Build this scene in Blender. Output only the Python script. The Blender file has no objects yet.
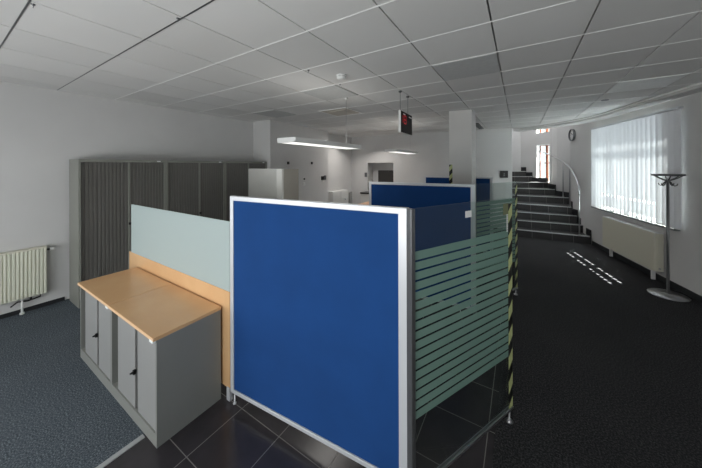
import bpy, bmesh, math, random
from mathutils import Vector, Matrix
random.seed(7)
C = bpy.context.scene.collection
scene = bpy.context.scene

# ------------------------------------------------------------------ camera
EYE = 1.88
yaw = math.radians(32.1); roll = math.radians(-0.19)
Fw = Vector((-math.sin(yaw), math.cos(yaw), 0)); Rt = Vector((math.cos(yaw), math.sin(yaw), 0)); Up = Vector((0, 0, 1))
R2 = math.cos(roll) * Rt + math.sin(roll) * Up; U2 = -math.sin(roll) * Rt + math.cos(roll) * Up
cd = bpy.data.cameras.new('camera'); cam = bpy.data.objects.new('camera', cd); C.objects.link(cam)
cd.sensor_fit = 'HORIZONTAL'; cd.sensor_width = 36; cd.lens = 268.5 / 702 * 36
cd.shift_y = -68 / 702; cd.clip_start = 0.05; cd.clip_end = 200
m = Matrix((( R2.x, U2.x, -Fw.x, 0), (R2.y, U2.y, -Fw.y, 0), (R2.z, U2.z, -Fw.z, EYE), (0, 0, 0, 1)))
cam.matrix_world = m
scene.camera = cam

# ------------------------------------------------------------------ world, light, exposure
w = bpy.data.worlds.new('sky'); scene.world = w; w.use_nodes = True
bg = w.node_tree.nodes['Background']; bg.inputs[0].default_value = (0.93, 0.96, 1.0, 1); bg.inputs[1].default_value = 1.6
scene.view_settings.view_transform = 'Standard'; scene.view_settings.look = 'None'
scene.view_settings.exposure = 0.0; scene.view_settings.gamma = 1.0
scene.view_settings.use_curve_mapping = False
scene.cycles.use_denoising = True
scene.cycles.max_bounces = 10; scene.cycles.diffuse_bounces = 6; scene.cycles.transparent_max_bounces = 24
scene.cycles.sample_clamp_indirect = 6.0

def area(name, loc, direction, sx, sy, power, color):
    l = bpy.data.lights.new(name, 'AREA'); l.shape = 'RECTANGLE'; l.size = sx; l.size_y = sy
    l.energy = power; l.color = color
    o = bpy.data.objects.new(name, l); C.objects.link(o); o.location = loc
    o.rotation_euler = Vector(direction).to_track_quat('-Z', 'Y').to_euler()
    return o
# daylight through the two windows in the wall behind the photographer
area('daylight_rear_left', (-3.35, -1.97, 1.05), (0.05, 1, -0.12), 2.9, 1.1, 56, (0.965, 0.98, 1.0))
area('daylight_rear_right', (-0.35, -1.97, 1.25), (-0.05, 1, 0.9), 2.1, 1.5, 84, (0.985, 0.985, 0.985))
# daylight behind the blinds of the right hand window
WR = math.atan(0.23)                          # the right wall is turned by this angle
def rwl(xp, yp, z=0):                         # right-wall coordinates -> room (xp outwards, yp along the wall)
    c, s = math.cos(WR), math.sin(WR)
    return Vector((2.1 + c * xp - s * yp, 5.63 + s * xp + c * yp, z))
area('daylight_side_window', rwl(0.27, 1.68, 1.82), (-math.cos(WR), -math.sin(WR), -0.03), 2.7, 2.1, 135, (0.94, 0.97, 1.0))
# daylight through the stair window
area('daylight_stair_window', (0.98, 12.15, 2.1), (-0.5, -1, -0.3), 0.5, 1.3, 40, (0.95, 0.97, 1.0))
area('stair_fill_light', (0.2, 10.6, 4.8), (0, 0, -1), 1.4, 1.6, 34, (0.95, 0.97, 1.0))  # added fill under the closed stairwell ceiling, no opening there
area('far_left_fill_light', (-4.3, 7.6, 2.7), (0.2, -0.3, -1), 1.5, 1.0, 26, (1.0, 0.95, 0.90))  # added fill to brighten the back of the room, no window here
sun = bpy.data.lights.new('sun', 'SUN'); sun.energy = 120; sun.angle = 0.002; sun.color = (1, .96, .9)
so = bpy.data.objects.new('sun', sun); C.objects.link(so)
SUN_OFF = Vector((-0.527, -0.429, -1.0))         # horizontal travel of a sun ray per metre of drop
so.rotation_euler = SUN_OFF.to_track_quat('-Z', 'Y').to_euler()

# ------------------------------------------------------------------ materials
def lin(c): return tuple(((x / 255) / 12.92 if x / 255 <= .04045 else (((x / 255) + .055) / 1.055) ** 2.4) for x in c)
def mat(name, rgb, rough=.6, metal=0., noise=0., nscale=20., bump=0., bscale=60., spec=.5, rgb2=None):
    mt = bpy.data.materials.new(name); mt.use_nodes = True; nt = mt.node_tree; N = nt.nodes; L = nt.links
    b = N['Principled BSDF']; col = lin(rgb)
    b.inputs['Base Color'].default_value = (*col, 1); b.inputs['Roughness'].default_value = rough
    b.inputs['Metallic'].default_value = metal; b.inputs['Specular IOR Level'].default_value = spec
    tc = N.new('ShaderNodeTexCoord')
    if noise or rgb2:
        n = N.new('ShaderNodeTexNoise'); n.inputs['Scale'].default_value = nscale; n.inputs['Detail'].default_value = 4
        L.new(tc.outputs['Object'], n.inputs['Vector'])
        r = N.new('ShaderNodeValToRGB'); r.color_ramp.elements[0].position = .35; r.color_ramp.elements[1].position = .65
        c2 = lin(rgb2) if rgb2 else tuple(min(1, x * (1 + noise)) for x in col)
        c1 = col if rgb2 else tuple(x * (1 - noise) for x in col)
        r.color_ramp.elements[0].color = (*c1, 1); r.color_ramp.elements[1].color = (*c2, 1)
        L.new(n.outputs['Fac'], r.inputs['Fac']); L.new(r.outputs['Color'], b.inputs['Base Color'])
    if bump:
        n2 = N.new('ShaderNodeTexNoise'); n2.inputs['Scale'].default_value = bscale; n2.inputs['Detail'].default_value = 3
        L.new(tc.outputs['Object'], n2.inputs['Vector'])
        bp = N.new('ShaderNodeBump'); bp.inputs['Strength'].default_value = bump; bp.inputs['Distance'].default_value = .01
        L.new(n2.outputs['Fac'], bp.inputs['Height']); L.new(bp.outputs['Normal'], b.inputs['Normal'])
    return mt
def mth(nt, op, a, b=None):
    n = nt.nodes.new('ShaderNodeMath'); n.operation = op
    for i, v in enumerate((a, b)):
        if v is None: continue
        if isinstance(v, (int, float)): n.inputs[i].default_value = v
        else: nt.links.new(v, n.inputs[i])
    return n.outputs[0]
def mixc(nt, fac, a, b):
    n = nt.nodes.new('ShaderNodeMix'); n.data_type = 'RGBA'
    for k, v in ((0, fac), (6, a), (7, b)):
        if isinstance(v, tuple): n.inputs[k].default_value = (*v, 1) if len(v) == 3 else v
        elif isinstance(v, (int, float)): n.inputs[k].default_value = v
        else: nt.links.new(v, n.inputs[k])
    return n.outputs[2]

M = {}
M['wall'] = mat('painted_wall', (206, 205, 204), .75, noise=.03, nscale=1.2, bump=.05, bscale=120)
M['column'] = mat('column_paint', (226, 224, 221), .7, noise=.02, nscale=2)
M['ceil_bar'] = mat('ceiling_bar', (248, 248, 246), .45)
M['plenum'] = mat('plenum', (60, 60, 60), .9)
M['blue'] = mat('blue_fabric', (25, 66, 123), .9, noise=.05, nscale=3, bump=.15, bscale=500, spec=.2)
M['alu'] = mat('white_aluminium', (206, 208, 212), .38, metal=.25)
M['alu_dark'] = mat('grey_aluminium', (120, 122, 124), .35, metal=.7)
M['chrome'] = mat('brushed_steel', (175, 176, 178), .28, metal=.9)
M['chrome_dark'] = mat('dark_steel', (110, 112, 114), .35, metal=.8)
M['cab_grey'] = mat('cabinet_grey', (130, 131, 127), .42, noise=.02, nscale=3)
M['cab_door'] = mat('cabinet_door_grey', (142, 142, 141), .4, noise=.02, nscale=4)
M['slot_shade'] = mat('cabinet_slot_shade', (52, 54, 52), .55)
M['black'] = mat('black_plastic', (14, 14, 15), .35)
M['wood'] = mat('beech_laminate', (214, 170, 124), .27, rgb2=(222, 180, 134), nscale=2.2)
M['wood_edge'] = mat('beech_edge', (228, 190, 150), .4)
M['tall_side'] = mat('tall_cabinet_side', (132, 133, 126), .45, noise=.02, nscale=3)
M['tall_door'] = mat('tambour_brown', (98, 96, 92), .5, noise=.04, nscale=3)
M['white_plastic'] = mat('white_plastic', (226, 226, 224), .4)
M['sticker'] = mat('white_sticker', (235, 236, 236), .5)
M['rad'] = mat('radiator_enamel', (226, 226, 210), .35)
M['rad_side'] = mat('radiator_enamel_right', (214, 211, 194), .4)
M['baseboard'] = mat('black_baseboard', (34, 36, 39), .5)
M['stair'] = mat('stair_tile', (46, 45, 46), .4, noise=.12, nscale=5)
M['nosing'] = mat('stair_nosing', (190, 191, 192), .4, metal=.2)
M['red'] = None
M['display'] = mat('display_black', (12, 12, 12), .5, spec=.2)
M['brown_frame'] = mat('window_brown', (120, 70, 48), .5)
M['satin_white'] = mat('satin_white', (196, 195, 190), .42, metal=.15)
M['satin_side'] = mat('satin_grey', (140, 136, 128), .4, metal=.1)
M['desk_board'] = mat('desk_board', (198, 160, 130), .5)
M['olive'] = mat('olive_film', (118, 124, 92), .6)
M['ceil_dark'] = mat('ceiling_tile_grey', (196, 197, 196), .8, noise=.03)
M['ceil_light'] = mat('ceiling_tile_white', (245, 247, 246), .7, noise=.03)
M['ac'] = mat('cassette_beige', (205, 197, 186), .7)
M['strip'] = mat('carpet_edge_strip', (165, 166, 167), .4, metal=.1)
M['sill'] = mat('grey_sill', (120, 124, 126), .4)
M['wall_grey_door'] = mat('grey_door', (96, 94, 90), .6)
M['wall_dark_door'] = mat('dark_door', (52, 50, 48), .5)
M['chair'] = mat('chair_grey', (150, 150, 148), .6)

def emit(name, rgb, s):
    mt = bpy.data.materials.new(name); mt.use_nodes = True; nt = mt.node_tree
    b = nt.nodes['Principled BSDF']; b.inputs['Base Color'].default_value = (*lin(rgb), 1)
    b.inputs['Emission Color'].default_value = (*lin(rgb), 1); b.inputs['Emission Strength'].default_value = s
    return mt
M['red'] = emit('red_digits', (190, 24, 36), .5)

def ceiling_mat():
    mt = mat('ceiling_tile', (172, 171, 169), .85, bump=.05, bscale=300); nt = mt.node_tree; L = nt.links
    b = nt.nodes['Principled BSDF']; tc = nt.nodes.new('ShaderNodeTexCoord'); sp = nt.nodes.new('ShaderNodeSeparateXYZ')
    L.new(tc.outputs['Object'], sp.inputs[0])
    i = mth(nt, 'FLOOR', mth(nt, 'DIVIDE', mth(nt, 'SUBTRACT', sp.outputs[0], -2.045), .6236))
    j = mth(nt, 'FLOOR', mth(nt, 'DIVIDE', mth(nt, 'SUBTRACT', sp.outputs[1], .9933), .6273))
    cb = nt.nodes.new('ShaderNodeCombineXYZ'); L.new(i, cb.inputs[0]); L.new(j, cb.inputs[1])
    wn = nt.nodes.new('ShaderNodeTexWhiteNoise'); wn.noise_dimensions = '2D'; L.new(cb.outputs[0], wn.inputs['Vector'])
    nz = nt.nodes.new('ShaderNodeTexNoise'); nz.inputs['Scale'].default_value = 1.3; L.new(tc.outputs['Object'], nz.inputs['Vector'])
    f = mth(nt, 'ADD', mth(nt, 'MULTIPLY', wn.outputs['Value'], .6), mth(nt, 'MULTIPLY', nz.outputs['Fac'], .4))
    L.new(mixc(nt, f, lin((212, 211, 209)), lin((232, 231, 229))), b.inputs['Base Color'])
    return mt
M['ceiling'] = ceiling_mat()

def carpet(name, c1, c2, c3, sc):
    mt = mat(name, c1, .95, spec=.15); nt = mt.node_tree; L = nt.links; b = nt.nodes['Principled BSDF']
    tc = nt.nodes.new('ShaderNodeTexCoord')
    n = nt.nodes.new('ShaderNodeTexNoise'); n.inputs['Scale'].default_value = sc; n.inputs['Detail'].default_value = 5; n.inputs['Roughness'].default_value = .75
    L.new(tc.outputs['Object'], n.inputs['Vector'])
    r = nt.nodes.new('ShaderNodeValToRGB'); e = r.color_ramp.elements
    e[0].position = .38; e[0].color = (*lin(c1), 1); e[1].position = .62; e[1].color = (*lin(c3), 1)
    k = r.color_ramp.elements.new(.5); k.color = (*lin(c2), 1)
    L.new(n.outputs['Fac'], r.inputs['Fac'])
    n2 = nt.nodes.new('ShaderNodeTexNoise'); n2.inputs['Scale'].default_value = 1.6; n2.inputs['Detail'].default_value = 3; L.new(tc.outputs['Object'], n2.inputs['Vector'])
    sc_ = mth(nt, 'ADD', .78, mth(nt, 'MULTIPLY', n2.outputs['Fac'], .44))
    vm = nt.nodes.new('ShaderNodeVectorMath'); vm.operation = 'SCALE'; L.new(r.outputs['Color'], vm.inputs[0]); L.new(sc_, vm.inputs[3])
    L.new(vm.outputs[0], b.inputs['Base Color'])
    bp = nt.nodes.new('ShaderNodeBump'); bp.inputs['Strength'].default_value = .5; bp.inputs['Distance'].default_value = .006
    L.new(n.outputs['Fac'], bp.inputs['Height']); L.new(bp.outputs['Normal'], b.inputs['Normal'])
    return mt
M['carpet_blue'] = carpet('carpet_blue_grey', (48, 54, 60), (74, 81, 88), (120, 128, 134), 105)
M['carpet_dark'] = carpet('carpet_charcoal', (30, 30, 31), (43, 43, 45), (78, 78, 80), 90)

def tile_mat():
    mt = mat('dark_floor_tile', (36, 34, 36), .22); nt = mt.node_tree; L = nt.links; b = nt.nodes['Principled BSDF']
    tc = nt.nodes.new('ShaderNodeTexCoord'); sp = nt.nodes.new('ShaderNodeSeparateXYZ'); L.new(tc.outputs['Object'], sp.inputs[0])
    def g(o, x0):
        return mth(nt, 'LESS_THAN', mth(nt, 'FRACT', mth(nt, 'DIVIDE', mth(nt, 'SUBTRACT', o, x0 - .003), .409)), .0135)
    mk = mth(nt, 'MAXIMUM', g(sp.outputs[0], -1.83 - 8.18), g(sp.outputs[1], .903 - 8.18))
    n = nt.nodes.new('ShaderNodeTexNoise'); n.inputs['Scale'].default_value = 6; n.inputs['Detail'].default_value = 6; L.new(tc.outputs['Object'], n.inputs['Vector'])
    base = mixc(nt, n.outputs['Fac'], lin((38, 36, 38)), lin((62, 58, 61)))
    L.new(mixc(nt, mk, base, lin((112, 110, 106))), b.inputs['Base Color'])
    L.new(mth(nt, 'ADD', .22, mth(nt, 'MULTIPLY', mk, .5)), b.inputs['Roughness'])
    return mt
M['tile'] = tile_mat()

def stair_joints():
    mt = M['stair']; nt = mt.node_tree; L = nt.links; b = nt.nodes['Principled BSDF']
    src = b.inputs['Base Color'].links[0].from_socket
    tc = nt.nodes.new('ShaderNodeTexCoord'); sp = nt.nodes.new('ShaderNodeSeparateXYZ'); L.new(tc.outputs['Object'], sp.inputs[0])
    mk = mth(nt, 'LESS_THAN', mth(nt, 'FRACT', mth(nt, 'DIVIDE', mth(nt, 'ADD', sp.outputs[0], 8.31), .42)), .016)
    L.new(mixc(nt, mk, src, lin((120, 118, 115))), b.inputs['Base Color'])
stair_joints()

def glass_mat(name, tint, gl):
    mt = bpy.data.materials.new(name); mt.use_nodes = True; nt = mt.node_tree; N = nt.nodes; L = nt.links
    N.remove(N['Principled BSDF']); out = N['Material Output']
    t = N.new('ShaderNodeBsdfTransparent'); t.inputs[0].default_value = (*tint, 1)
    g = N.new('ShaderNodeBsdfGlossy'); g.inputs['Roughness'].default_value = .02; g.inputs['Color'].default_value = (.9, 1, .97, 1)
    fr = N.new('ShaderNodeLayerWeight'); fr.inputs['Blend'].default_value = .5
    mx = N.new('ShaderNodeMixShader'); fac = mth(nt, 'ADD', .03, mth(nt, 'MULTIPLY', mth(nt, 'POWER', fr.outputs['Facing'], gl), .5)); L.new(fac, mx.inputs[0]); L.new(t.outputs[0], mx.inputs[1]); L.new(g.outputs[0], mx.inputs[2])
    L.new(mx.outputs[0], out.inputs[0]); return mt
M['glass'] = glass_mat('clear_glass', (.90, .94, .93), 5.0)
def frost_mat(name, rgb, trans, transl=.3):
    mt = bpy.data.materials.new(name); mt.use_nodes = True; nt = mt.node_tree; N = nt.nodes; L = nt.links
    N.remove(N['Principled BSDF']); out = N['Material Output']
    d = N.new('ShaderNodeBsdfDiffuse'); d.inputs[0].default_value = (*lin(rgb), 1)
    tl = N.new('ShaderNodeBsdfTranslucent'); tl.inputs[0].default_value = (*lin(rgb), 1)
    m1 = N.new('ShaderNodeMixShader'); m1.inputs[0].default_value = transl; L.new(d.outputs[0], m1.inputs[1]); L.new(tl.outputs[0], m1.inputs[2])
    t = N.new('ShaderNodeBsdfTransparent'); t.inputs[0].default_value = (.9, 1, .97, 1)
    m2 = N.new('ShaderNodeMixShader'); m2.inputs[0].default_value = trans; L.new(m1.outputs[0], m2.inputs[1]); L.new(t.outputs[0], m2.inputs[2])
    L.new(m2.outputs[0], out.inputs[0]); return mt
M['frost'] = frost_mat('frosted_film', (150, 180, 170), .35)
M['desk_glass'] = frost_mat('satin_desk_glass', (182, 195, 194), .0, .15)
M['slat'] = frost_mat('blind_fabric', (238, 240, 244), .0, .015)

def tape_mat():
    mt = mat('hazard_tape', (190, 196, 100), .5); nt = mt.node_tree; L = nt.links; b = nt.nodes['Principled BSDF']
    tc = nt.nodes.new('ShaderNodeTexCoord'); sp = nt.nodes.new('ShaderNodeSeparateXYZ'); L.new(tc.outputs['Object'], sp.inputs[0])
    v = mth(nt, 'SUBTRACT', sp.outputs[2], mth(nt, 'MULTIPLY', sp.outputs[0], 1.15))
    f = mth(nt, 'LESS_THAN', mth(nt, 'FRACT', mth(nt, 'DIVIDE', mth(nt, 'ADD', v, 5.055), .178)), .5)
    L.new(mixc(nt, f, lin((198, 205, 145)), lin((14, 14, 14))), b.inputs['Base Color']); return mt
M['tape'] = tape_mat()

# ------------------------------------------------------------------ mesh helpers
class MB:
    def __init__(s): s.b = bmesh.new()
    def poly_prism(s, pts, z0, z1):
        lo = [s.b.verts.new((p[0], p[1], z0)) for p in pts]; hi = [s.b.verts.new((p[0], p[1], z1)) for p in pts]
        n = len(pts)
        s.b.faces.new(lo[::-1]); s.b.faces.new(hi)
        for i in range(n): s.b.faces.new((lo[i], lo[(i + 1) % n], hi[(i + 1) % n], hi[i]))
        return s
    def box(s, x0, x1, y0, y1, z0, z1): return s.poly_prism([(x0, y0), (x1, y0), (x1, y1), (x0, y1)], z0, z1)
    def rbox(s, x0, x1, y0, y1, z0, z1, r=.004, seg=2):
        t = bmesh.new(); 
        vs = [t.verts.new(v) for v in ((x0,y0,z0),(x1,y0,z0),(x1,y1,z0),(x0,y1,z0),(x0,y0,z1),(x1,y0,z1),(x1,y1,z1),(x0,y1,z1))]
        for f in ((3,2,1,0),(4,5,6,7),(0,1,5,4),(1,2,6,5),(2,3,7,6),(3,0,4,7)): t.faces.new([vs[i] for i in f])
        bmesh.ops.bevel(t, geom=t.edges[:], offset=r, segments=seg, affect='EDGES', profile=.5)
        me = bpy.data.meshes.new('tmp'); t.to_mesh(me); t.free(); s.b.from_mesh(me); bpy.data.meshes.remove(me); return s
    def tube(s, pts, r, n=10, r_end=None):
        pts = [Vector(p) for p in pts]; rings = []
        for i, p in enumerate(pts):
            d = (pts[min(i + 1, len(pts) - 1)] - pts[max(i - 1, 0)]).normalized()
            a = d.cross(Vector((0, 0, 1)) if abs(d.z) < .95 else Vector((1, 0, 0))).normalized(); c = d.cross(a)
            rr = r if r_end is None else r + (r_end - r) * i / (len(pts) - 1)
            rings.append([s.b.verts.new(p + rr * (math.cos(2 * math.pi * k / n) * a + math.sin(2 * math.pi * k / n) * c)) for k in range(n)])
        for i in range(len(rings) - 1):
            for k in range(n):
                f = s.b.faces.new((rings[i][k], rings[i][(k + 1) % n], rings[i + 1][(k + 1) % n], rings[i + 1][k])); f.smooth = True
        s.b.faces.new(rings[0]); s.b.faces.new(rings[-1][::-1]); return s
    def lathe(s, prof, n=28, cx=0, cy=0, axis='z'):
        rings = []
        for r, z in prof:
            ring = []
            for k in range(n):
                a = 2 * math.pi * k / n; q = (cx + r * math.cos(a), cy + r * math.sin(a), z)
                if axis == 'x': q = (z, cx + r * math.cos(a), cy + r * math.sin(a))
                ring.append(s.b.verts.new(q))
            rings.append(ring)
        for i in range(len(rings) - 1):
            for k in range(n):
                f = s.b.faces.new((rings[i][k], rings[i][(k + 1) % n], rings[i + 1][(k + 1) % n], rings[i + 1][k])); f.smooth = True
        s.b.faces.new(rings[0][::-1]); s.b.faces.new(rings[-1]); return s
    def extrude_profile(s, prof, z0, z1):      # open xy polyline standing upright
        lo = [s.b.verts.new((*p, z0)) for p in prof]; hi = [s.b.verts.new((*p, z1)) for p in prof]
        for i in range(len(prof) - 1): s.b.faces.new((lo[i], lo[i + 1], hi[i + 1], hi[i]))
        return s
    def build(s, name, mt, parent=None, loc=None, rz=0):
        bmesh.ops.recalc_face_normals(s.b, faces=s.b.faces[:])
        me = bpy.data.meshes.new(name); s.b.to_mesh(me); s.b.free()
        o = bpy.data.objects.new(name, me); me.materials.append(mt); C.objects.link(o)
        if parent: o.parent = parent
        if loc: o.location = loc
        if rz: o.rotation_euler.z = rz
        return o
def struct(o): o['kind'] = 'structure'; return o
def thing(name, label, cat, loc, rz=0, group=None):
    o = bpy.data.objects.new(name, None); C.objects.link(o); o.location = loc; o.rotation_euler.z = rz; o.empty_display_size = .1
    o['label'] = label; o['category'] = cat
    if group: o['group'] = group
    return o
def tag(o, label, cat, group=None):
    o['label'] = label; o['category'] = cat
    if group: o['group'] = group
    return o
def kids(o): return [c for c in bpy.data.objects if c.parent == o]
def dup(o, parent=None):
    c = o.copy(); C.objects.link(c); c.parent = parent
    for k in kids(o): dup(k, c)
    return c

CZ = 2.95          # ceiling height
# ------------------------------------------------------------------ floor
struct(MB().box(-2.215, -0.15, -3.4, 8.9, -.1, 0).build('floor', M['tile']))
struct(MB().box(-5.6, -2.243, -3.4, 8.9, -.1, 0).build('floor.001', M['carpet_blue']))
struct(MB().poly_prism([(-.15, -3.4), (4.6, -3.4), (1.9, 8.0), (1.3, 10.2), (-.15, 10.2)], -.1, 0).build('floor.002', M['carpet_dark']))
struct(MB().box(-2.243, -2.207, -3.4, .815, -.1, .006).box(-2.243, -2.215, .86, 8.9, -.1, 0).build('trim_1', M['strip']))

# ------------------------------------------------------------------ walls
struct(MB().box(-5.65, -5.45, -2.2, 4.27, 0, CZ + .3).build('wall_left', M['wall']))
struct(MB().poly_prism([(-5.65, 4.25), (-4.86, 4.25), (-4.98, 6.62), (-5.65, 6.62)], 0, CZ + .3).build('wall_left_block', M['wall']))
struct(MB().box(-5.65, -5.32, 6.62, 8.6, 0, CZ + .3).build('wall_left_far', M['wall']))
# back wall with a doorway recess
bw = MB()
def bwp(x): return 8.50 + (x + 5.32) * (.36 / 5.14)
def back_seg(x0, x1, z0, z1, t=.22): bw.poly_prism([(x0, bwp(x0)), (x1, bwp(x1)), (x1, bwp(x1) + t), (x0, bwp(x0) + t)], z0, z1)
back_seg(-5.65, -4.66, 0, CZ + 2.1); back_seg(-4.66, -3.68, 1.99, CZ + 2.1); back_seg(-3.68, -.18, 0, CZ + 2.1)
struct(bw.build('wall_back', M['wall']))
rc = MB(); rc.box(-4.80, -4.665, 8.66, 8.98, 0, 2.05).box(-3.675, -3.54, 8.72, 8.98, 0, 2.05).box(-4.80, -3.54, 8.98, 9.04, 0, 2.05).box(-4.80, -3.54, 8.70, 9.04, 1.995, 2.05)
struct(rc.build('wall_recess', M['wall']))
struct(MB().box(-4.66, -3.68, 8.6, 9.2, -.1, 0).build('floor.003', M['tile']))
d1 = struct(MB().rbox(-4.42, -3.72, 8.93, 8.98, 0, 1.72).build('door_1', M['wall_dark_door']))
MB().tube([(-4.33, 8.91, 1.0), (-4.22, 8.91, 1.0)], .012).build('door_handle', M['chrome'], d1)
# wall behind the photographer, with two window openings
rear = MB()
for x0, x1, z0, z1 in ((-5.65, -4.9, 0, 3.25), (-1.9, -1.45, 0, 3.25), (.75, 4.7, 0, 3.25), (-4.9, -1.9, 0, .45), (-4.9, -1.9, 2.1, 3.25), (-1.45, .75, 0, .45), (-1.45, .75, 2.1, 3.25)):
    rear.box(x0, x1, -2.2, -2.0, z0, z1)
struct(rear.build('wall_rear', M['wall']))
for i, (x0, x1) in enumerate(((-4.9, -1.9), (-1.45, .75))):
    f = MB(); f.box(x0, x1, -2.14, -2.08, .45, .5).box(x0, x1, -2.14, -2.08, 2.05, 2.1)
    n = 3 if i == 0 else 2
    for k in range(n + 1):
        xx = x0 + (x1 - x0) * k / n; xa = min(max(xx - .03, x0), x1 - .06); f.box(xa, xa + .06, -2.14, -2.08, .45, 2.1)
    wf = struct(f.build('window_%d' % (i + 2), M['white_plastic']))
    MB().box(x0, x1, -2.12, -2.11, .48, 2.07).build('pane', M['glass'], wf)

# right wall (turned), with the window opening, built in its own frame
Wloc = (2.1, 5.63, 0)
wr = MB(); T = .20; y0, y1, o0, o1, zb, zt = -8.3, 4.05, .52, 2.72, .93, 2.69
wr.box(0, T, y0, o0, 0, 3.3).box(0, T, o1, y1, 0, 5.2).box(0, T, o0, o1, 0, zb).box(0, T, o0, o1, zt, 3.3)
struct(wr.build('wall_right', M['wall'], loc=Wloc, rz=WR))
wn = MB(); wn.box(.10, .16, o0, o1, zb, zb + .06).box(.26, .32, o0, o1, zt - .06, zt)
for yy in (o0, o0 + .74, o0 + 1.5, o1 - .06): wn.box(.10, .16, yy, yy + .06, zb, zt)
w1 = struct(wn.build('window_1', M['white_plastic'], loc=Wloc, rz=WR))
MB().box(.125, .13, o0, o1, zb + .04, zt - .04).build('pane', M['glass'], w1)
MB().rbox(-.075, .10, o0 - .17, o1 + .03, .895, .925, .004).build('window_sill', M['sill'], w1)
struct(MB().box(-.014, 0, y0, y1 - 1.2, 0, .09).build('baseboard_right', M['baseboard'], loc=Wloc, rz=WR))
struct(MB().box(-5.45, -5.436, -2.0, 1.06, 0, .05).build('baseboard_left', M['baseboard']))
bb = MB(); bb.poly_prism([(-3.68, bwp(-3.68) - .014), (-.18, bwp(-.18) - .014), (-.18, bwp(-.18)), (-3.68, bwp(-3.68))], 0, .07)
struct(bb.build('baseboard_back', M['baseboard']))

# stairwell walls
sw = [(1.19, 9.56), (1.27, 10.15), (1.02, 10.82), (.93, 11.46), (.42, 11.84), (.05, 12.10), (-1.2, 12.25)]
def outward(p, q, t):
    d = (Vector(q) - Vector(p)).normalized(); n = Vector((d.y, -d.x)); return n * t
def wall_seg(mb, p, q, z0, z1, t=.35, a=0., b=1.):
    P, Q = Vector(p), Vector(q); A = P.lerp(Q, a); B = P.lerp(Q, b); n = outward(p, q, t)
    if n.dot(Vector((.5, 1))) < 0: n = -n
    mb.poly_prism([A, B, B + n, A + n], z0, z1)
for i in (0, 1, 2, 4, 5):
    sm = MB(); wall_seg(sm, sw[i], sw[i + 1], 0, 5.2); struct(sm.build('wall_stairwell', M['wall']))
sm = MB()
a, b_ = .10, .80
wall_seg(sm, sw[3], sw[4], 0, 5.2, a=0, b=a); wall_seg(sm, sw[3], sw[4], 0, 5.2, a=b_, b=1)
wall_seg(sm, sw[3], sw[4], 0, 1.30, a=a, b=b_); wall_seg(sm, sw[3], sw[4], 2.60, 3.04, a=a, b=b_); wall_seg(sm, sw[3], sw[4], 3.75, 5.2, a=a, b=b_)
struct(MB().box(-1.4, -1.2, 8.8, 12.5, 0, 5.2).build('wall_stairwell', M['wall']))
struct(sm.build('wall_stairwell', M['wall']))
struct(MB().poly_prism([(-1.4, 8.6), (1.5, 8.6), (1.6, 12.5), (-1.4, 12.6)], 5.0, 5.2).build('ceiling.001', M['wall']))
# stair windows with brown wooden frames
def stair_window(name, z0, z1, bars):
    P, Q = Vector(sw[3]), Vector(sw[4]); A = P.lerp(Q, a); B = P.lerp(Q, b_); d = (B - A); Ln = d.length; ang = math.atan2(d.y, d.x)
    f = MB(); y = -.24
    fw = .025
    f.box(0, Ln, y, y + .05, z0, z0 + fw).box(0, Ln, y, y + .05, z1 - fw, z1).box(0, fw, y, y + .05, z0, z1).box(Ln - fw, Ln, y, y + .05, z0, z1)
    f.box(Ln * .40, Ln * .40 + .07, y, y + .05, z0, z1)
    for zz in bars: f.box(0, Ln, y + .01, y + .04, zz, zz + .03)
    o = struct(f.build(name, M['brown_frame'], loc=(A.x, A.y, 0), rz=ang))
    MB().box(.02, Ln - .02, y + .02, y + .026, z0 + .02, z1 - .02).build('pane', M['glass'], o)
stair_window('window_4', 1.30, 2.60, (1.95,)); stair_window('window_5', 3.04, 3.75, ())

# column
struct(MB().poly_prism([(-1.17, 5.5), (-.77, 5.56), (-.745, 5.93), (-1.15, 5.90)], 0, CZ).build('wall_column', M['column']))
tag(MB().box(-.03, .03, -.0015, 0, 0, 1.9).build('hazard_tape', M['tape'], loc=(-1.140, 5.5005, 0), rz=math.atan2(.06, .40)),
    'yellow and black striped tape up the left edge of the white column', 'tape')

# ------------------------------------------------------------------ ceiling: strips of tiles with gaps, a dark plenum above
arc_ctrl = [(-.9, 9.35), (-.155, 9.08), (.57, 8.66), (1.10, 8.10), (1.43, 7.45), (1.70, 6.32), (1.98, 5.29), (2.42, 3.6)]
def catmull(P, n=6):
    out = []
    for i in range(1, len(P) - 2):
        p0, p1, p2, p3 = [Vector(P[k]) for k in (i - 1, i, i + 1, i + 2)]
        for k in range(n):
            t = k / n
            out.append(.5 * ((2 * p1) + (p2 - p0) * t + (2 * p0 - 5 * p1 + 4 * p2 - p3) * t * t + (3 * p1 - p0 - 3 * p2 + p3) * t ** 3))
    out.append(Vector(P[-2])); return out
arc = catmull(arc_ctrl)
def arcY(x):
    for p, q in zip(arc, arc[1:]):
        if p.x <= x <= q.x: return p.y + (q.y - p.y) * (x - p.x) / (q.x - p.x)
    return 8.95 if x < arc[0].x else 5.3 - (x - 1.98) * 4.2
GX, GY, SX, SY = -2.045, .9933, .6236, .6273
cl = MB(); g = .006
xs = [GX + SX * k for k in range(-6, 12)]
for k in range(len(xs) - 1):
    xa, xb = xs[k] + g, xs[k + 1] - g
    if xa < -5.45: xa = -5.45
    if xb < xa: continue
    sub = [xa + (xb - xa) * t / 3 for t in range(4)]
    top = [(x, min(9.0, arcY(x) + .04)) for x in sub][::-1]
    if top[-1][1] < -3 or top[0][1] < -3.2: continue
    cl.poly_prism([(xa, -3.2), (xb, -3.2)] + top, CZ, CZ + .02)
cl.poly_prism([(-5.45, -3.2), (-5.45, 8.9), (-.155, 9.0), (.57, 8.6), (1.1, 8.0), (2.0, 5.2), (4.2, -3.2)], CZ + .09, CZ + .12)
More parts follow.
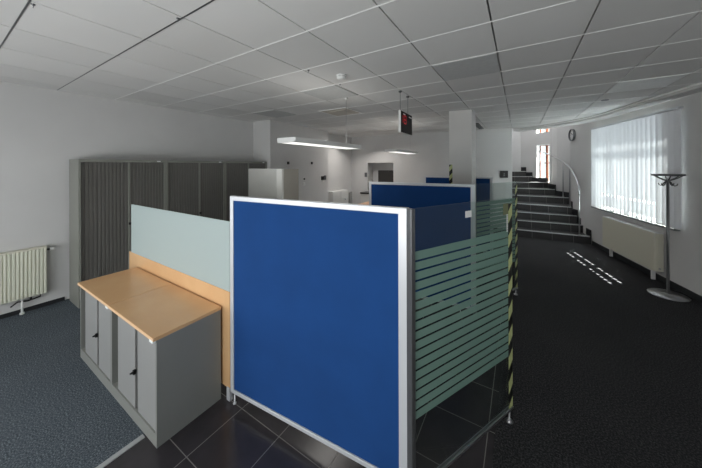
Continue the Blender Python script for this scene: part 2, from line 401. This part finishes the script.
struct(cl.build('ceiling', M['ceiling']))
bars = MB(); dark_bars = MB()
for j in range(-7, 13):
    y = GY + SY * j
    xe = 4.0
    for t in range(400):
        x = -1 + t * .015
        if y > arcY(x) + .03: xe = x; break
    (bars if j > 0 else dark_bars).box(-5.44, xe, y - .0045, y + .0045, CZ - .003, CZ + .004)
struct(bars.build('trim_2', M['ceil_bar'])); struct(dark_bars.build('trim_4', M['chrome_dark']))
# curved bulkhead closing the ceiling towards the stairwell and the right wall
off = []
for i, p in enumerate(arc):
    d = (arc[min(i + 1, len(arc) - 1)] - arc[max(i - 1, 0)]).normalized(); off.append(p + Vector((-d.y, d.x)) * .33)
bk = MB()
for i in range(len(arc) - 1):
    bk.poly_prism([arc[i], arc[i + 1], off[i + 1], off[i]], 2.875, 5.1)
bk.poly_prism([arc[-1], (4.5, -3.2), (4.9, -3.0), off[-1]], 2.845, 3.3)
struct(bk.build('ceiling.002', M['wall']))
tr = MB(); tr.tube([(p.x - .006, p.y - .006, 2.925) for p in arc[6:]], .012, 6)
struct(tr.build('trim_3', M['ceil_bar']))

def ceil_tile(i, j, mt, z, label):
    o = MB().rbox(.012, SX - .012, .012, SY - .012, -.012, 0, .003).build('ceiling_tile', mt, loc=(GX + SX * i, GY + SY * j, z + .004))
    tag(o, label, 'ceiling tile')
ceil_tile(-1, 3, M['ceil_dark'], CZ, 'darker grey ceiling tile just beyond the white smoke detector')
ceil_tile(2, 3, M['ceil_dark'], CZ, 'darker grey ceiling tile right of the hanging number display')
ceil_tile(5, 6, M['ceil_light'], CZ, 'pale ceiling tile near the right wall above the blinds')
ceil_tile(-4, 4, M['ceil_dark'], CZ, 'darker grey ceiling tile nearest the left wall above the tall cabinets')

# ------------------------------------------------------------------ stairs
st = thing('staircase', 'dark tiled winding staircase with light edge strips rising behind the back wall', 'staircase', (.6, 8.4, 0))
H = .185
Lp = [(-.059, 8.377), (-.061, 8.735), (-.063, 9.061), (-.065, 9.531), (-.069, 10.15), (-.072, 10.72), (-.075, 11.20), (-.076, 11.50), (-.078, 11.76)]
Rp = [(1.417, 8.43), (1.376, 8.86), (1.27, 9.11), (1.20, 9.40), (1.233, 10.14), (.962, 10.74), (.82, 11.40), (.386, 11.76), (.20, 11.93)]
for k in range(9):
    A, B = Vector(Lp[k]), Vector(Rp[k])
    d = (B - A).normalized(); xl = -.17 if k < 2 else (-.17 if k == 2 else -1.15)
    A2 = A + d * ((xl - A.x) / d.x)
    A2 = Vector((xl, max(A2.y, 8.95) if k >= 2 else A2.y))
    if k < 8:
        An, Bn = Vector(Lp[k + 1]), Vector(Rp[k + 1]); dn = (Bn - An).normalized(); xln = xl
        An2 = An + dn * ((xln - An.x) / dn.x)
    else: An2, Bn = Vector((-1.15, 12.0)), Vector((.05, 12.05))
    z = H * (k + 1)
    if k == 7 or k == 8: pass
    sb = MB(); back = .03
    sb.poly_prism([A2 - Vector(st.location[:2]), B - Vector(st.location[:2]), Bn - Vector(st.location[:2]) + Vector((0, back)), An2 - Vector(st.location[:2]) + Vector((0, back))], 0 if k < 8 else 0, z - .012)
    s_ = sb.build('step', M['stair'], st)
    nb = MB(); nn = Vector((d.y, -d.x)) * .012; nn2 = -Vector((d.y, -d.x)) * .035
    a0, b0 = A2 - Vector(st.location[:2]), B - Vector(st.location[:2])
    nb.poly_prism([a0 + nn, b0 + nn, b0 + nn2, a0 + nn2], z - .016, z + .002)
    nb.build('nosing', M['nosing'], s_)
    # stepped black skirting along the outer wall
    P, Q = B - Vector(st.location[:2]), Bn - Vector(st.location[:2])
    dd = (Q - P).normalized(); q = Vector((dd.y, -dd.x)) * .025
    MB().poly_prism([P, Q, Q + q, P + q], 0, z + .15).build('skirting', M['baseboard'], s_)

hr = thing('stair_handrail', 'curved steel handrail on thin posts along the dark staircase', 'handrail', (1.2, 8.45, 0))
def rel(o, pts): return [(p[0] - o.location.x, p[1] - o.location.y, p[2]) for p in pts]
rail = [(1.225, 8.44, 1.165), (1.235, 8.6, 1.36), (1.225, 8.95, 1.56), (1.19, 9.5, 1.80), (1.135, 10.2, 1.96), (1.0, 10.9, 2.11), (.83, 11.5, 2.27), (.6, 11.95, 2.42)]
rp = catmull([rail[0]] + rail + [rail[-1]], 5)
MB().tube(rel(hr, rp), .021, 10).build('rail', M['chrome'], hr)
for p, z0, z1 in (((1.225, 8.44), .185, 1.17), ((1.182, 9.55), .74, 1.81), ((1.120, 10.32), .925, 1.98), ((.61, 11.7), 1.295, 2.35)):
    MB().tube(rel(hr, [(*p, z0), (*p, z1)]), .015, 8).lathe([(.03, z0), (.03, z0 + .012)], 14, p[0] - 1.2, p[1] - 8.45).build('post', M['chrome'], hr)

# ------------------------------------------------------------------ low cabinets (two), with beech tops
def low_cabinet(loc):
    t = thing('low_cabinet', 'x', 'cabinet', loc)
    W, D, Hc = .815, .455, .718
    b = MB()
    b.box(0, .02, 0, D, .0, Hc).box(W - .02, W, 0, D, .0, Hc).box(.02, W - .02, D - .02, D, 0, Hc).box(.02, W - .02, .0, D - .02, 0, .085).box(.02, W - .02, 0, D - .02, Hc - .02, Hc)
    b.build('body', M['cab_grey'], t)
    MB().box(.02, W - .02, .075, .085, .085, Hc - .02).build('slot_shade_panel', M['slot_shade'], t)  # dark panel stands in for the shade inside the door gaps
    for i, (x0, x1) in enumerate(((.118, .447), (.492, W - .03))):
        d = MB().rbox(x0, x1, .008, .030, .087, Hc - .022, .003).build('door', M['cab_door'], t)
        if i == 0:
            lk = MB().rbox(x1 - .006, x1 + .014, -.008, .012, .345, .378, .004).build('lock', M['black'], d)
            MB().tube([(x1 + .003, -.024, .362), (x1 + .003, -.006, .362)], .007, 10).build('key', M['black'], lk)
    tp = MB().rbox(.0025, W - .0025, -.018, D + .006, Hc, Hc + .024, .002).build('top', M['wood'], t)
    MB().box(0, W, -.0195, -.0178, Hc + .002, Hc + .022).build('edge_band', M['wood_edge'], tp)
    MB().rbox(W - .055, W - .006, -.022, -.001, Hc - .012, Hc + .006, .003).build('corner_clip', M['sticker'], t)
    return t
a1 = low_cabinet((-3.685, .825, 0))
a2 = dup(a1); a2.location = (-2.868, .825, 0)
a1['label'] = 'grey low cabinet with beech top, farther of the pair, toward the tall cabinets'
a2['label'] = 'grey low cabinet with beech top, nearer of the pair, right beside the blue partition'
a1['group'] = a2['group'] = 'low cabinets along the desk screen'

# desk screen: beech board with frosted glass upstand
t = thing('desk_screen', 'beech back board carrying a pale frosted glass screen behind the low cabinets', 'screen', (-3.93, 1.30, 0))
MB().rbox(0, 1.965, 0, .022, .10, .875, .002).build('board', M['wood'], t)
MB().rbox(.05, 1.962, .003, .015, .874, 1.437, .001).build('glass_panel', M['desk_glass'], t)
for x in (.0, 1.925): MB().rbox(x, x + .04, -.004, .026, 0, .11, .003).build('foot', M['alu'], t)

# ------------------------------------------------------------------ blue partitions
def blue_partition(loc, rz, L=1.43):
    t = thing('blue_partition', 'x', 'partition', loc, rz)
    z0, z1, fw = .092, 1.647, .037
    MB().box(fw - .004, L - fw + .004, .008, .030, z0 + fw - .004, z1 - fw + .004).build('fabric_panel', M['blue'], t)
    f = MB(); f.rbox(0, fw, 0, .038, z0, z1, .004).rbox(L - fw - .018, L, 0, .038, z0, z1, .004).rbox(fw - .003, L - fw, 0.001, .037, z1 - fw, z1 - .001, .004).rbox(fw - .003, L - fw, .001, .037, z0, z0 + .03, .004)
    f.build('frame', M['alu'], t)
    for x in (.028, L - .18):
        MB().lathe([(.013, 0), (.014, .004), (.009, .010), (.005, .014), (.005, z0 + .01)], 16, x, .019).build('foot', M['alu'], t)
    return t
p1 = blue_partition((-1.945, 1.29, 0), math.radians(4.9))
p1['label'] = 'large bright blue fabric partition with white frame, nearest, beside the low cabinets'
p2 = dup(p1); p2.location = (-1.885, 3.50, 0)
p2['label'] = 'dark blue fabric partition second in the row, seen over the nearest blue one'
p3 = dup(p1); p3.location = (-1.885, 6.22, 0); p3.rotation_euler.z = math.radians(-3)
p3['label'] = 'farthest blue fabric partition, standing behind the white column'
for p in (p1, p2, p3): p['group'] = 'blue partitions in a row'

def glass_partition(loc, rz, L=.99):
    t = thing('glass_partition', 'x', 'partition', loc, rz)
    MB().rbox(-.034, -.004, -.02, .02, .0, 1.647, .004).build('post', M['alu_dark'], t)
    MB().box(0, L, -.004, .004, .10, 1.645).build('glass_pane', M['glass'], t)
    fr = MB(); pitch = .0545; zb = .49
    for k in range(17):
        a = zb + pitch * k; b = a + (pitch - .0115)
        if k == 16: b = 1.409
        fr.box(.004, L - .05, -.0052, -.0042, a, b)
    # thin vertical veil that closes the slits near the free end, as the film overlaps there
    fr.build('frosted_stripes', M['frost'], t)
    r = MB(); r.rbox(-.004, L + .006, -.012, -.007, .088, .102, .001).rbox(-.004, L + .006, .007, .012, .088, .102, .001).box(0, L, -.008, .008, .080, .09)
    r.build('bottom_rail', M['chrome'], t)
    tp = MB().box(L - .047, L + .003, -.0068, -.0055, .105, 1.60).box(L + .001, L + .0022, -.007, .007, .105, 1.60).build('hazard_tape', M['tape'], t)
    MB().lathe([(.024, 0), (.026, .006), (.012, .018), (.006, .022), (.006, .085)], 16, L - .03, 0).build('foot', M['chrome'], t)
    return t
def stickers(t, L=.99):
    MB().box(.444, .507, -.0075, -.006, 1.550, 1.592).build('sticker', M['sticker'], t)
    MB().box(L - .115, L - .05, -.0075, -.006, 1.525, 1.605).build('film_patch', M['olive'], t)
    s = MB()
    for k in range(9): s.box(L - .073, L - .058, -.0085, -.007, 1.40 + k * .0145, 1.411 + k * .0145)
    s.build('label_text', M['sticker'], t)
g1 = glass_partition((-.493, 1.425, 0), math.radians(63.7))
g2 = dup(g1); g2.location = (-.475, 3.72, 0)
stickers(g1)
for s_, z_ in ((.509, 1.343), (.71, 1.341), (.717, 1.625)):
    MB().lathe([(.004, -.014), (.009, -.012), (.009, -.006)], 12, s_, z_, axis='x').build('glass_clip', M['sticker'], g1)
g1['label'] = 'glass partition with frosted stripes joined to the nearest blue partition'
g2['label'] = 'second striped glass partition, seen through the nearest glass one'
for p in (g1, g2): p['group'] = 'striped glass partitions'

# ------------------------------------------------------------------ tall tambour cabinets (three units on the left wall)
def tall_cabinet(loc):
    t = thing('tall_cabinet', 'x', 'cabinet', loc)          # local: x 0..-.42 depth toward the wall, y along the wall
    W, D, Hh = 1.045, .42, 1.985
    b = MB(); b.box(-D, 0, 0, .025, 0, Hh).box(-D, 0, W - .025, W, 0, Hh).box(-D, 0, .025, W - .025, Hh - .04, Hh).box(-D, 0, .025, W - .025, 0, .07).box(-D, -D + .015, .025, W - .025, .07, Hh - .04)
    b.build('body', M['tall_side'], t)
    mid = W * .53
    for y0, y1 in ((.025, mid - .012), (mid + .012, W - .025)):
        n = int((y1 - y0) / .04); prof = []
        for k in range(n):
            ya = y0 + (y1 - y0) * k / n; st_ = (y1 - y0) / n
            prof += [(-.034, ya), (-.022, ya + st_ * .2), (-.022, ya + st_ * .8), (-.030, ya + st_)]
        m_ = MB().extrude_profile([(-.045, y0)] + prof + [(-.045, y1)], .07, Hh - .04)
        m_.build('tambour_door', M['tall_door'], t)
    MB().rbox(-.03, -.010, mid - .013, mid + .013, .07, Hh - .04, .003).build('center_strip', M['tall_side'], t)
    MB().rbox(-.012, .006, mid - .012, mid + .02, 1.01, 1.045, .003).build('handle', M['black'], t)
    MB().box(.0, .002, W - .13, W - .08, Hh - .03, Hh - .012).build('sticker', M['sticker'], t)
    return t
tc = [tall_cabinet((-4.96, 1.095, 0))]
for k in (1, 2): q = dup(tc[0]); q.location.y = 1.095 + 1.052 * k; tc.append(q)
for q, l in zip(tc, ('tall grey cabinet with dark sliding shutters, nearest the left radiator', 'tall grey shutter cabinet, middle one of the row on the left wall', 'tall grey shutter cabinet at the far end of the row, beside the pale cabinet')):
    q['label'] = l; q['group'] = 'tall shutter cabinets'

# pale satin cabinet with rounded front corner, seen over the blue partition
t = thing('pale_cabinet', 'pale satin cabinet with a rounded corner seen above the nearest blue partition', 'cabinet', (-3.98, 3.0, 0))
prof = [(0, 0)] + [(.05 + .0, -.012)] + [(x, -.012 - .035 * math.sin(math.pi * x / .8)) for x in (.15, .3, .45, .6, .72)]
prof += [(.80, -.012 + .03), (.80, .05)]
MB().poly_prism(prof[:] + [(.80, .05), (0, .05)][1:], 0, 1.84).build('curved_front', M['satin_white'], t)
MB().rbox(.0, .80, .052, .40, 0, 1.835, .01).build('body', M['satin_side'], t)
MB().tube([(.803, .16, .95), (.812, .16, 1.0), (.812, .16, 1.2), (.803, .16, 1.25)], .006, 8).build('handle', M['chrome_dark'], t)

# ------------------------------------------------------------------ left radiator
t = thing('radiator', 'cream ribbed panel radiator on the left wall', 'radiator', (-5.44, -.75, 0))
L_ = 1.625; z0, z1 = .20, .82
b = MB().box(.02, .075, 0, L_, z0, z1)
b.build('body', M['rad'], t)
n = 49; pr = []
for k in range(n):
    a = L_ * k / n; s_ = L_ / n
    pr += [(.078, a), (.078, a + s_ * .12), (.096, a + s_ * .28), (.096, a + s_ * .88), (.078, a + s_)]
MB().extrude_profile([(.07, .0)] + pr + [(.07, L_)], z0 + .015, z1 - .02).build('ribbed_front', M['rad'], t)
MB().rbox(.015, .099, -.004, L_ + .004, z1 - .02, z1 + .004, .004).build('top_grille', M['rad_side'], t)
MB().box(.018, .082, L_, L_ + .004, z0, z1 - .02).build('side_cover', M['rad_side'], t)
MB().tube([(.05, L_ + .004, z1 - .05), (.05, L_ + .035, z1 - .05)], .014, 10).build('valve', M['black'], t)
MB().tube([(.05, L_ + .035, z1 - .05), (.05, L_ + .085, z1 - .05)], .020, 12).build('thermostat_head', M['white_plastic'], t)
MB().tube([(.05, 1.28 + .14, z0), (.05, 1.42, .01)], .011, 8).lathe([(.022, .0), (.022, .02)], 12, .05, 1.42).build('leg', M['white_plastic'], t)
MB().tube([(.05, L_ - .05, z0), (.05, L_ - .05, z0 - .035), (.05, L_ - .16, z0 - .05), (.05, L_ - .24, z0 - .03), (.06, L_ - .30, z0 - .07)], .009, 8).tube([(.05, L_ - .13, z0), (.05, L_ - .13, z0 - .05)], .011, 8).build('pipe', M['black'], t)

# ------------------------------------------------------------------ right radiator (flat front)
t = thing('radiator', 'flat fronted beige radiator under the window blinds on the right wall', 'radiator', rwl(0, .65), WR)
MB().rbox(-.045, -.012, .01, 1.50, .18, .77, .004).build('back_panel', M['rad_side'], t)
MB().rbox(-.125, -.085, 0, 1.51, .17, .785, .008).build('front_panel', M['rad_side'], t)
MB().rbox(-.122, -.012, .002, 1.508, .775, .80, .004).build('top_grille', M['white_plastic'], t)
MB().box(-.086, -.014, .0, .006, .175, .775).build('side_cover', M['rad_side'], t)
for y in (.14, 1.32):
    MB().rbox(-.09, -.04, y - .014, y + .014, .0, .18, .004).build('leg', M['white_plastic'], t)
MB().tube([(-.065, -.012, .22), (-.065, .002, .22)], .013, 10).build('valve', M['chrome'], t)

# ------------------------------------------------------------------ vertical blinds
t = thing('vertical_blind', 'white vertical slat blind glowing over the window in the right wall', 'blind', rwl(-.06, .24), WR)
LB = 2.47; ns = 21; pt = LB / ns
MB().rbox(-.03, .03, 0, LB, 2.70, 2.735, .004).build('head_rail', M['alu'], t)

for k in range(ns):
    yc = pt * (k + .5); an = math.radians(17) + random.uniform(-.03, .03)
    if k < 3: an = math.radians(5)
    hw = .0615; zs0, zs1 = .932, 2.70
    s_ = MB(); us = [-hw, -.036, -.026, .026, .036, hw]
    sun_slots = [(.958, 1.005), (1.225, 1.27)] if (3 < k < 18 and k != 10) else []  # openings added so the sun lands as dashes on the floor
    zz = [zs0]
    for q in sun_slots: zz += list(q)
    zz.append(zs1)
    ca, sa = math.cos(an), math.sin(an)
    vs = []
    for z in zz:
        row = []
        for u in us:
            v = .008 * (1 - (u / hw) ** 2)
            row.append(s_.b.verts.new((-sa * u + ca * v, ca * u + sa * v, z)))
        vs.append(row)
    for i in range(len(zz) - 1):
        for j in range(5):
            if (i == 1 and j in (1, 2, 3)) or (i == 3 and j == 2): continue
            f = s_.b.faces.new((vs[i][j], vs[i][j + 1], vs[i + 1][j + 1], vs[i + 1][j])); f.smooth = True
    o = s_.build('slat', M['slat'], t, loc=(0, yc, 0))
    MB().rbox(-.004, .004, -.05, .05, zs0 - .003, zs0 + .014, .002).build('weight', M['white_plastic'], o, rz=an)

# ------------------------------------------------------------------ coat stand
t = thing('coat_stand', 'slim steel coat stand with a round base and ring top beside the window blinds', 'coat stand', (1.815, 5.72, 0), .4)
MB().lathe([(.205, 0), (.208, .006), (.20, .012), (.06, .020), (.03, .026), (.022, .03)], 48).build('base', M['chrome'], t)
MB().lathe([(.017, .02), (.017, .9), (.016, 1.64), (.024, 1.645), (.024, 1.68), (.012, 1.69)], 18).build('pole', M['chrome'], t)
MB().tube([(.155 * math.cos(a), .155 * math.sin(a), 1.735) for a in [2 * math.pi * k / 36 for k in range(37)]], .013, 8).build('ring', M['chrome_dark'], t)
for k in range(6):
    a = 2 * math.pi * k / 6; c, s = math.cos(a), math.sin(a)
    MB().tube([(c * r, s * r, z) for r, z in ((.015, 1.655), (.05, 1.668), (.10, 1.695), (.145, 1.725), (.17, 1.748))], .009, 8, .006).build('arm', M['chrome_dark'], t)
for k in range(4):
    a = 2 * math.pi * k / 4 + .3; c, s = math.cos(a), math.sin(a)
    MB().tube([(c * r, s * r, z) for r, z in ((.018, 1.65), (.04, 1.625), (.055, 1.595), (.078, 1.580), (.10, 1.592), (.108, 1.615))], .0065, 8).build('hook', M['chrome_dark'], t)

# ------------------------------------------------------------------ wall clock on the right wall
t = thing('wall_clock', 'round white wall clock with a silver rim high up beside the staircase', 'clock', rwl(-.001, 3.84, 2.70), WR)
MB().lathe([(.158, -.002), (.163, -.02), (.161, -.055), (.152, -.057), (.147, -.042), (.144, -.003)], 40, axis='x').build('rim', M['alu_dark'], t)
f = MB().lathe([(.145, -.012), (.145, -.018)], 40, axis='x').build('face', M['white_plastic'], t)
for k in range(12):
    mk = MB()
    a = math.radians(30 * k); c, s = math.cos(a), math.sin(a)
    p0 = Vector((-.019, .108 * c, .108 * s)); p1 = Vector((-.019, .130 * c, .130 * s))
    mk.tube([p0, p1], .004, 4).build('hour_mark', M['black'], f)
MB().tube([(-.024, 0, 0), (-.024, .05, .07)], .006, 6).build('hour_hand', M['black'], t)
MB().tube([(-.027, 0, 0), (-.027, -.11, .04)], .004, 6).build('minute_hand', M['black'], t)

# ------------------------------------------------------------------ number display hanging from the ceiling
t = thing('queue_display', 'black hanging display with red digits and white sides below the ceiling', 'display', (-1.425, 3.60, 2.355), math.radians(2))
MB().rbox(-.032, 0, 0, .53, 0, .32, .004).build('housing', M['white_plastic'], t)
sc_ = MB().box(.0005, .003, .012, .52, .008, .312).build('screen', M['display'], t)
SEG = {'1': 'bc', '8': 'abcdefg', '0': 'abcdef'}
def digit(ch, y, z, wd, h, name, mt):
    b = MB(); th = .014
    # seen from +x, +y runs to the right
    segs = {'a': (y, y + wd, z + h - th, z + h), 'd': (y, y + wd, z, z + th), 'g': (y, y + wd, z + h / 2 - th / 2, z + h / 2 + th / 2),
            'f': (y, y + th, z + h / 2, z + h), 'e': (y, y + th, z, z + h / 2), 'b': (y + wd - th, y + wd, z + h / 2, z + h), 'c': (y + wd - th, y + wd, z, z + h / 2)}
    for s in SEG[ch]:
        a0, a1, c0, c1 = segs[s]; b.box(.0032, .0045, a0 + .001, a1 - .001, c0 + .001, c1 - .001)
    b.build(name, mt, sc_)
digit('1', .03, .15, .07, .11, 'digit', M['red'])
digit('8', .135, .140, .10, .125, 'digit', M['red'])
MB().box(.0032, .004, .10, .20, .270, .288).build('caption', M['sticker'], sc_)
MB().box(.0032, .004, .36, .50, .262, .280).build('caption', M['sticker'], sc_)
for y in (.03, .37):
    MB().tube([(-.016, y, .32), (-.016, y, CZ - 2.355 - .02)], .003, 6).build('wire', M['chrome_dark'], t)
    MB().lathe([(.018, CZ - 2.355 - .022), (.026, CZ - 2.355 - .001)], 14, -.016, y).build('ceiling_fixing', M['chrome_dark'], t)

# ------------------------------------------------------------------ pendant lamps
def pendant(loc, label):
    t = thing('pendant_lamp', label, 'lamp', loc, group='long white pendant lamps')
    W, L_ = .30, 1.5
    MB().rbox(-W, 0, 0, L_, .012, .060, .006).build('housing', M['white_plastic'], t)
    MB().box(-W + .02, -.02, .02, L_ - .02, .004, .0125).build('diffuser', M['diff'], t)
    fr = MB(); fr.rbox(-W, -W + .022, 0, L_, 0, .02, .003).rbox(-.022, 0, 0, L_, 0, .02, .003).rbox(-W, 0, 0, .022, 0, .02, .003).rbox(-W, 0, L_ - .022, L_, 0, .02, .003)
    fr.build('frame', M['white_plastic'], t)
    for dz, aim, pw in ((-.01, -1, 6.), (.075, 1, 2.)):  # the upward light is added fill for the back of the room
        l = area('lamp_and_fill_light', (loc[0] - W / 2, loc[1] + L_ / 2, loc[2] + dz), (0, 0, aim), W * .8, L_ * .9, pw, (1.0, .96, .90))
        l.rotation_euler = (math.pi if aim > 0 else 0, 0, 0)
    h = CZ - loc[2]
    for y in (L_ - .22,):
        MB().tube([(-W / 2, y, .06), (-W / 2, y, h)], .0028, 6).build('wire', M['chrome'], t)
        MB().lathe([(.02, h - .03), (.026, h - .001)], 12, -W / 2, y).build('ceiling_fixing', M['white_plastic'], t)
    return t
M['diff'] = emit('lamp_diffuser', (250, 248, 242), 1.3)
pendant((-2.14, 2.234, 2.154), 'long white pendant lamp nearest, hanging over the blue partition')
pendant((-2.32, 5.63, 2.20), 'long white pendant lamp farther away, seen below the hanging display')

# ------------------------------------------------------------------ small ceiling fittings
t = thing('smoke_detector', 'round white smoke detector on the ceiling above the nearest lamp', 'smoke detector', (-1.775, 2.62, CZ - .052))
MB().lathe([(.062, .052), (.062, .040), (.055, .036)], 28).build('base', M['white_plastic'], t)
MB().lathe([(.055, .036), (.056, .012), (.045, .002), (.02, -.004), (.004, -.005)], 28).build('dome', M['white_plastic'], t)
tag(MB().lathe([(.05, 0), (.05, -.006), (.035, -.008), (.03, -.003)], 24).build('ceiling_spot', M['chrome_dark'], loc=(1.193, 5.954, CZ - .001)), 'small round flush spotlight in the ceiling near the stairs and blinds', 'ceiling spot')
hooks = [((-1.986, 2.282), 'small dark hook in the ceiling grid just left of the smoke detector'), ((-1.98, 2.892), 'small dark hook in the ceiling grid below the smoke detector by the grey tile'),
         ((-2.08, .978), 'small dark hook on a ceiling grid crossing, upper left of the view'), ((-2.701, .386), 'small dark hook in the ceiling grid at the top left corner')]
for (x, y), l in hooks:
    tag(MB().lathe([(.011, CZ - .001), (.011, CZ - .006), (.003, CZ - .008), (.003, CZ - .014)], 12).tube([(0, 0, CZ - .014), (.007, 0, CZ - .019), (.0, 0, CZ - .025), (-.007, 0, CZ - .02)], .0022, 6).build('ceiling_hook', M['chrome_dark'], loc=(x, y, 0)), l, 'hook')
t = thing('ceiling_cassette', 'beige square air outlet set in the ceiling beyond the grey tile', 'air vent', (GX - 2 * SX + .0, GY + 5 * SY - .05, CZ))
MB().rbox(.02, .60, .02, .60, -.008, -.002, .001).build('plate', M['ac'], t)
fm = MB(); fm.box(.0, .62, .0, .02, -.010, -.001).box(0, .62, .6, .62, -.010, -.001).box(0, .02, .02, .6, -.010, -.001).box(.6, .62, .02, .6, -.010, -.001)
fm.build('frame', M['ceil_bar'], t)
MB().rbox(.14, .48, .14, .48, -.016, -.008, .002).build('center_plate', M['ac'], t)
t = thing('ceiling_vent', 'narrow dark slotted vent in the ceiling right of the column', 'air vent', (-.93, 7.4, CZ - .012))
MB().box(-.06, .06, 0, 1.2, .004, .011).build('backing', M['plenum'], t)
for k in range(5): MB().box(-.06 + k * .026, -.048 + k * .026, 0, 1.2, -.006, .004).build('slat', M['chrome_dark'], t)

# ------------------------------------------------------------------ plaque on the back wall
t = thing('wall_plaque', 'small square black plaque with a pale symbol on the back wall beside the stairs', 'plaque', (-.39, bwp(-.39) - .002, 1.53), math.atan(.36 / 5.14))
MB().rbox(-.085, .115, -.016, 0, 0, .20, .003).build('panel', M['black'], t)
sy = MB(); sy.box(.0, .04, -.0185, -.016, .045, .085).box(.005, .035, -.0185, -.016, .095, .13)
sy.build('symbol', M['chrome_dark'], t)

# ------------------------------------------------------------------ things on the left block wall and at the far end
def wallx(y): return -4.86 - .12 * (y - 4.25) / 2.37
for y, z, l in ((4.834, 1.96, 'small black fixing high on the far left wall, the one nearer the tall cabinets'), (5.789, 1.965, 'small black fixing high on the far left wall, the one farther from the tall cabinets')):
    tag(MB().rbox(0, .03, -.03, .03, -.035, .035, .005).build('wall_fixing', M['black'], loc=(wallx(y) - .002, y, z)), l, 'wall fixing')
for y, z, l, c in ((5.457, 1.535, 'upper grey wall switch on the far left wall', 'chrome_dark'), (5.457, 1.40, 'lower pale wall switch on the far left wall', 'white_plastic')):
    t = thing('wall_switch', l, 'switch', (wallx(y) - .002, y, z))
    MB().rbox(0, .012, -.045, .045, -.045, .045, .004).build('plate', M['white_plastic'], t)
    MB().rbox(.010, .022, -.028, .028, -.028, .028, .003).build('rocker', M['black'] if c == 'chrome_dark' else M[c], t)
t = thing('wall_intercom', 'dark double control box on the far left wall near its corner', 'control box', (wallx(6.35) - .002, 6.35, 1.50))
MB().rbox(0, .03, -.10, .01, -.03, .08, .004).build('left_box', M['black'], t)
MB().rbox(0, .03, .03, .12, -.03, .10, .004).build('right_box', M['chrome_dark'], t)
MB().rbox(0, .014, -.03, .05, -.10, -.04, .003).build('socket', M['white_plastic'], t)
# white low cupboard past the corner
t = thing('white_cupboard', 'white low cupboard in the far left corner', 'cupboard', (-5.31, 7.0, 0))
MB().rbox(0, .22, 0, .9, 0, 1.05, .005).build('body', M['white_plastic'], t)
for y in (.01, .455): MB().rbox(.215, .235, y, y + .435, .05, 1.02, .004).build('door', M['white_plastic'], t)
# office desk with chair in the far left
t = thing('office_desk', 'wooden desk at the far end, half hidden behind the second blue partition', 'desk', (-4.1, 6.9, 0))
MB().rbox(0, 1.4, 0, .75, .715, .745, .004).build('desk_top', M['desk_board'], t)
for x in (.05, 1.31):
    for y in (.05, .66): MB().rbox(x, x + .04, y, y + .04, 0, .715, .004).build('leg', M['alu'], t)
t = thing('office_chair', 'pale grey office chair backrest at the far desk', 'chair', (-4.42, 7.35, 0), 1.9)
MB().lathe([(.02, .42), (.10, .44), (.24, .45), (.25, .49), (.2, .51)], 24).build('seat', M['chair'], t)
bk_ = MB(); pr = [(-.19, .19), (-.12, .215), (0, .225), (.12, .215), (.19, .19), (.19, .17), (.12, .19), (0, .20), (-.12, .19), (-.19, .17)]
bk_.poly_prism([(p[0], p[1]) for p in pr], .60, 1.04).build('backrest', M['chair'], t)
MB().tube([(0, .14, .46), (0, .22, .50), (0, .23, .75)], .02, 8).build('back_support', M['black'], t)
MB().lathe([(.028, .08), (.028, .43)], 14).build('column', M['black'], t)
for k in range(5):
    a = 2 * math.pi * k / 5; l_ = MB().tube([(0, 0, .09), (.27 * math.cos(a), .27 * math.sin(a), .07)], .02, 8, .014).build('leg', M['black'], t)
    MB().lathe([(.012, .0), (.028, .01), (.028, .045), (.012, .055)], 12, .27 * math.cos(a), .27 * math.sin(a)).build('caster', M['black'], l_)
t = thing('counter', 'long grey counter with a black top edge along the far back wall', 'counter', (-4.63, 7.97, 0))
MB().rbox(0, .85, .03, .48, 0, .93, .004).build('body', M['column'], t)
MB().rbox(-.01, .86, 0, .49, .93, .975, .004).build('counter_top', M['black'], t)
tag(MB().rbox(-.05, .05, -.015, 0, -.07, .09, .004).build('wall_switch', M['chrome_dark'], loc=(-4.72, bwp(-4.72) - .001, 1.55)), 'small grey box on the back wall just left of the doorway', 'switch')
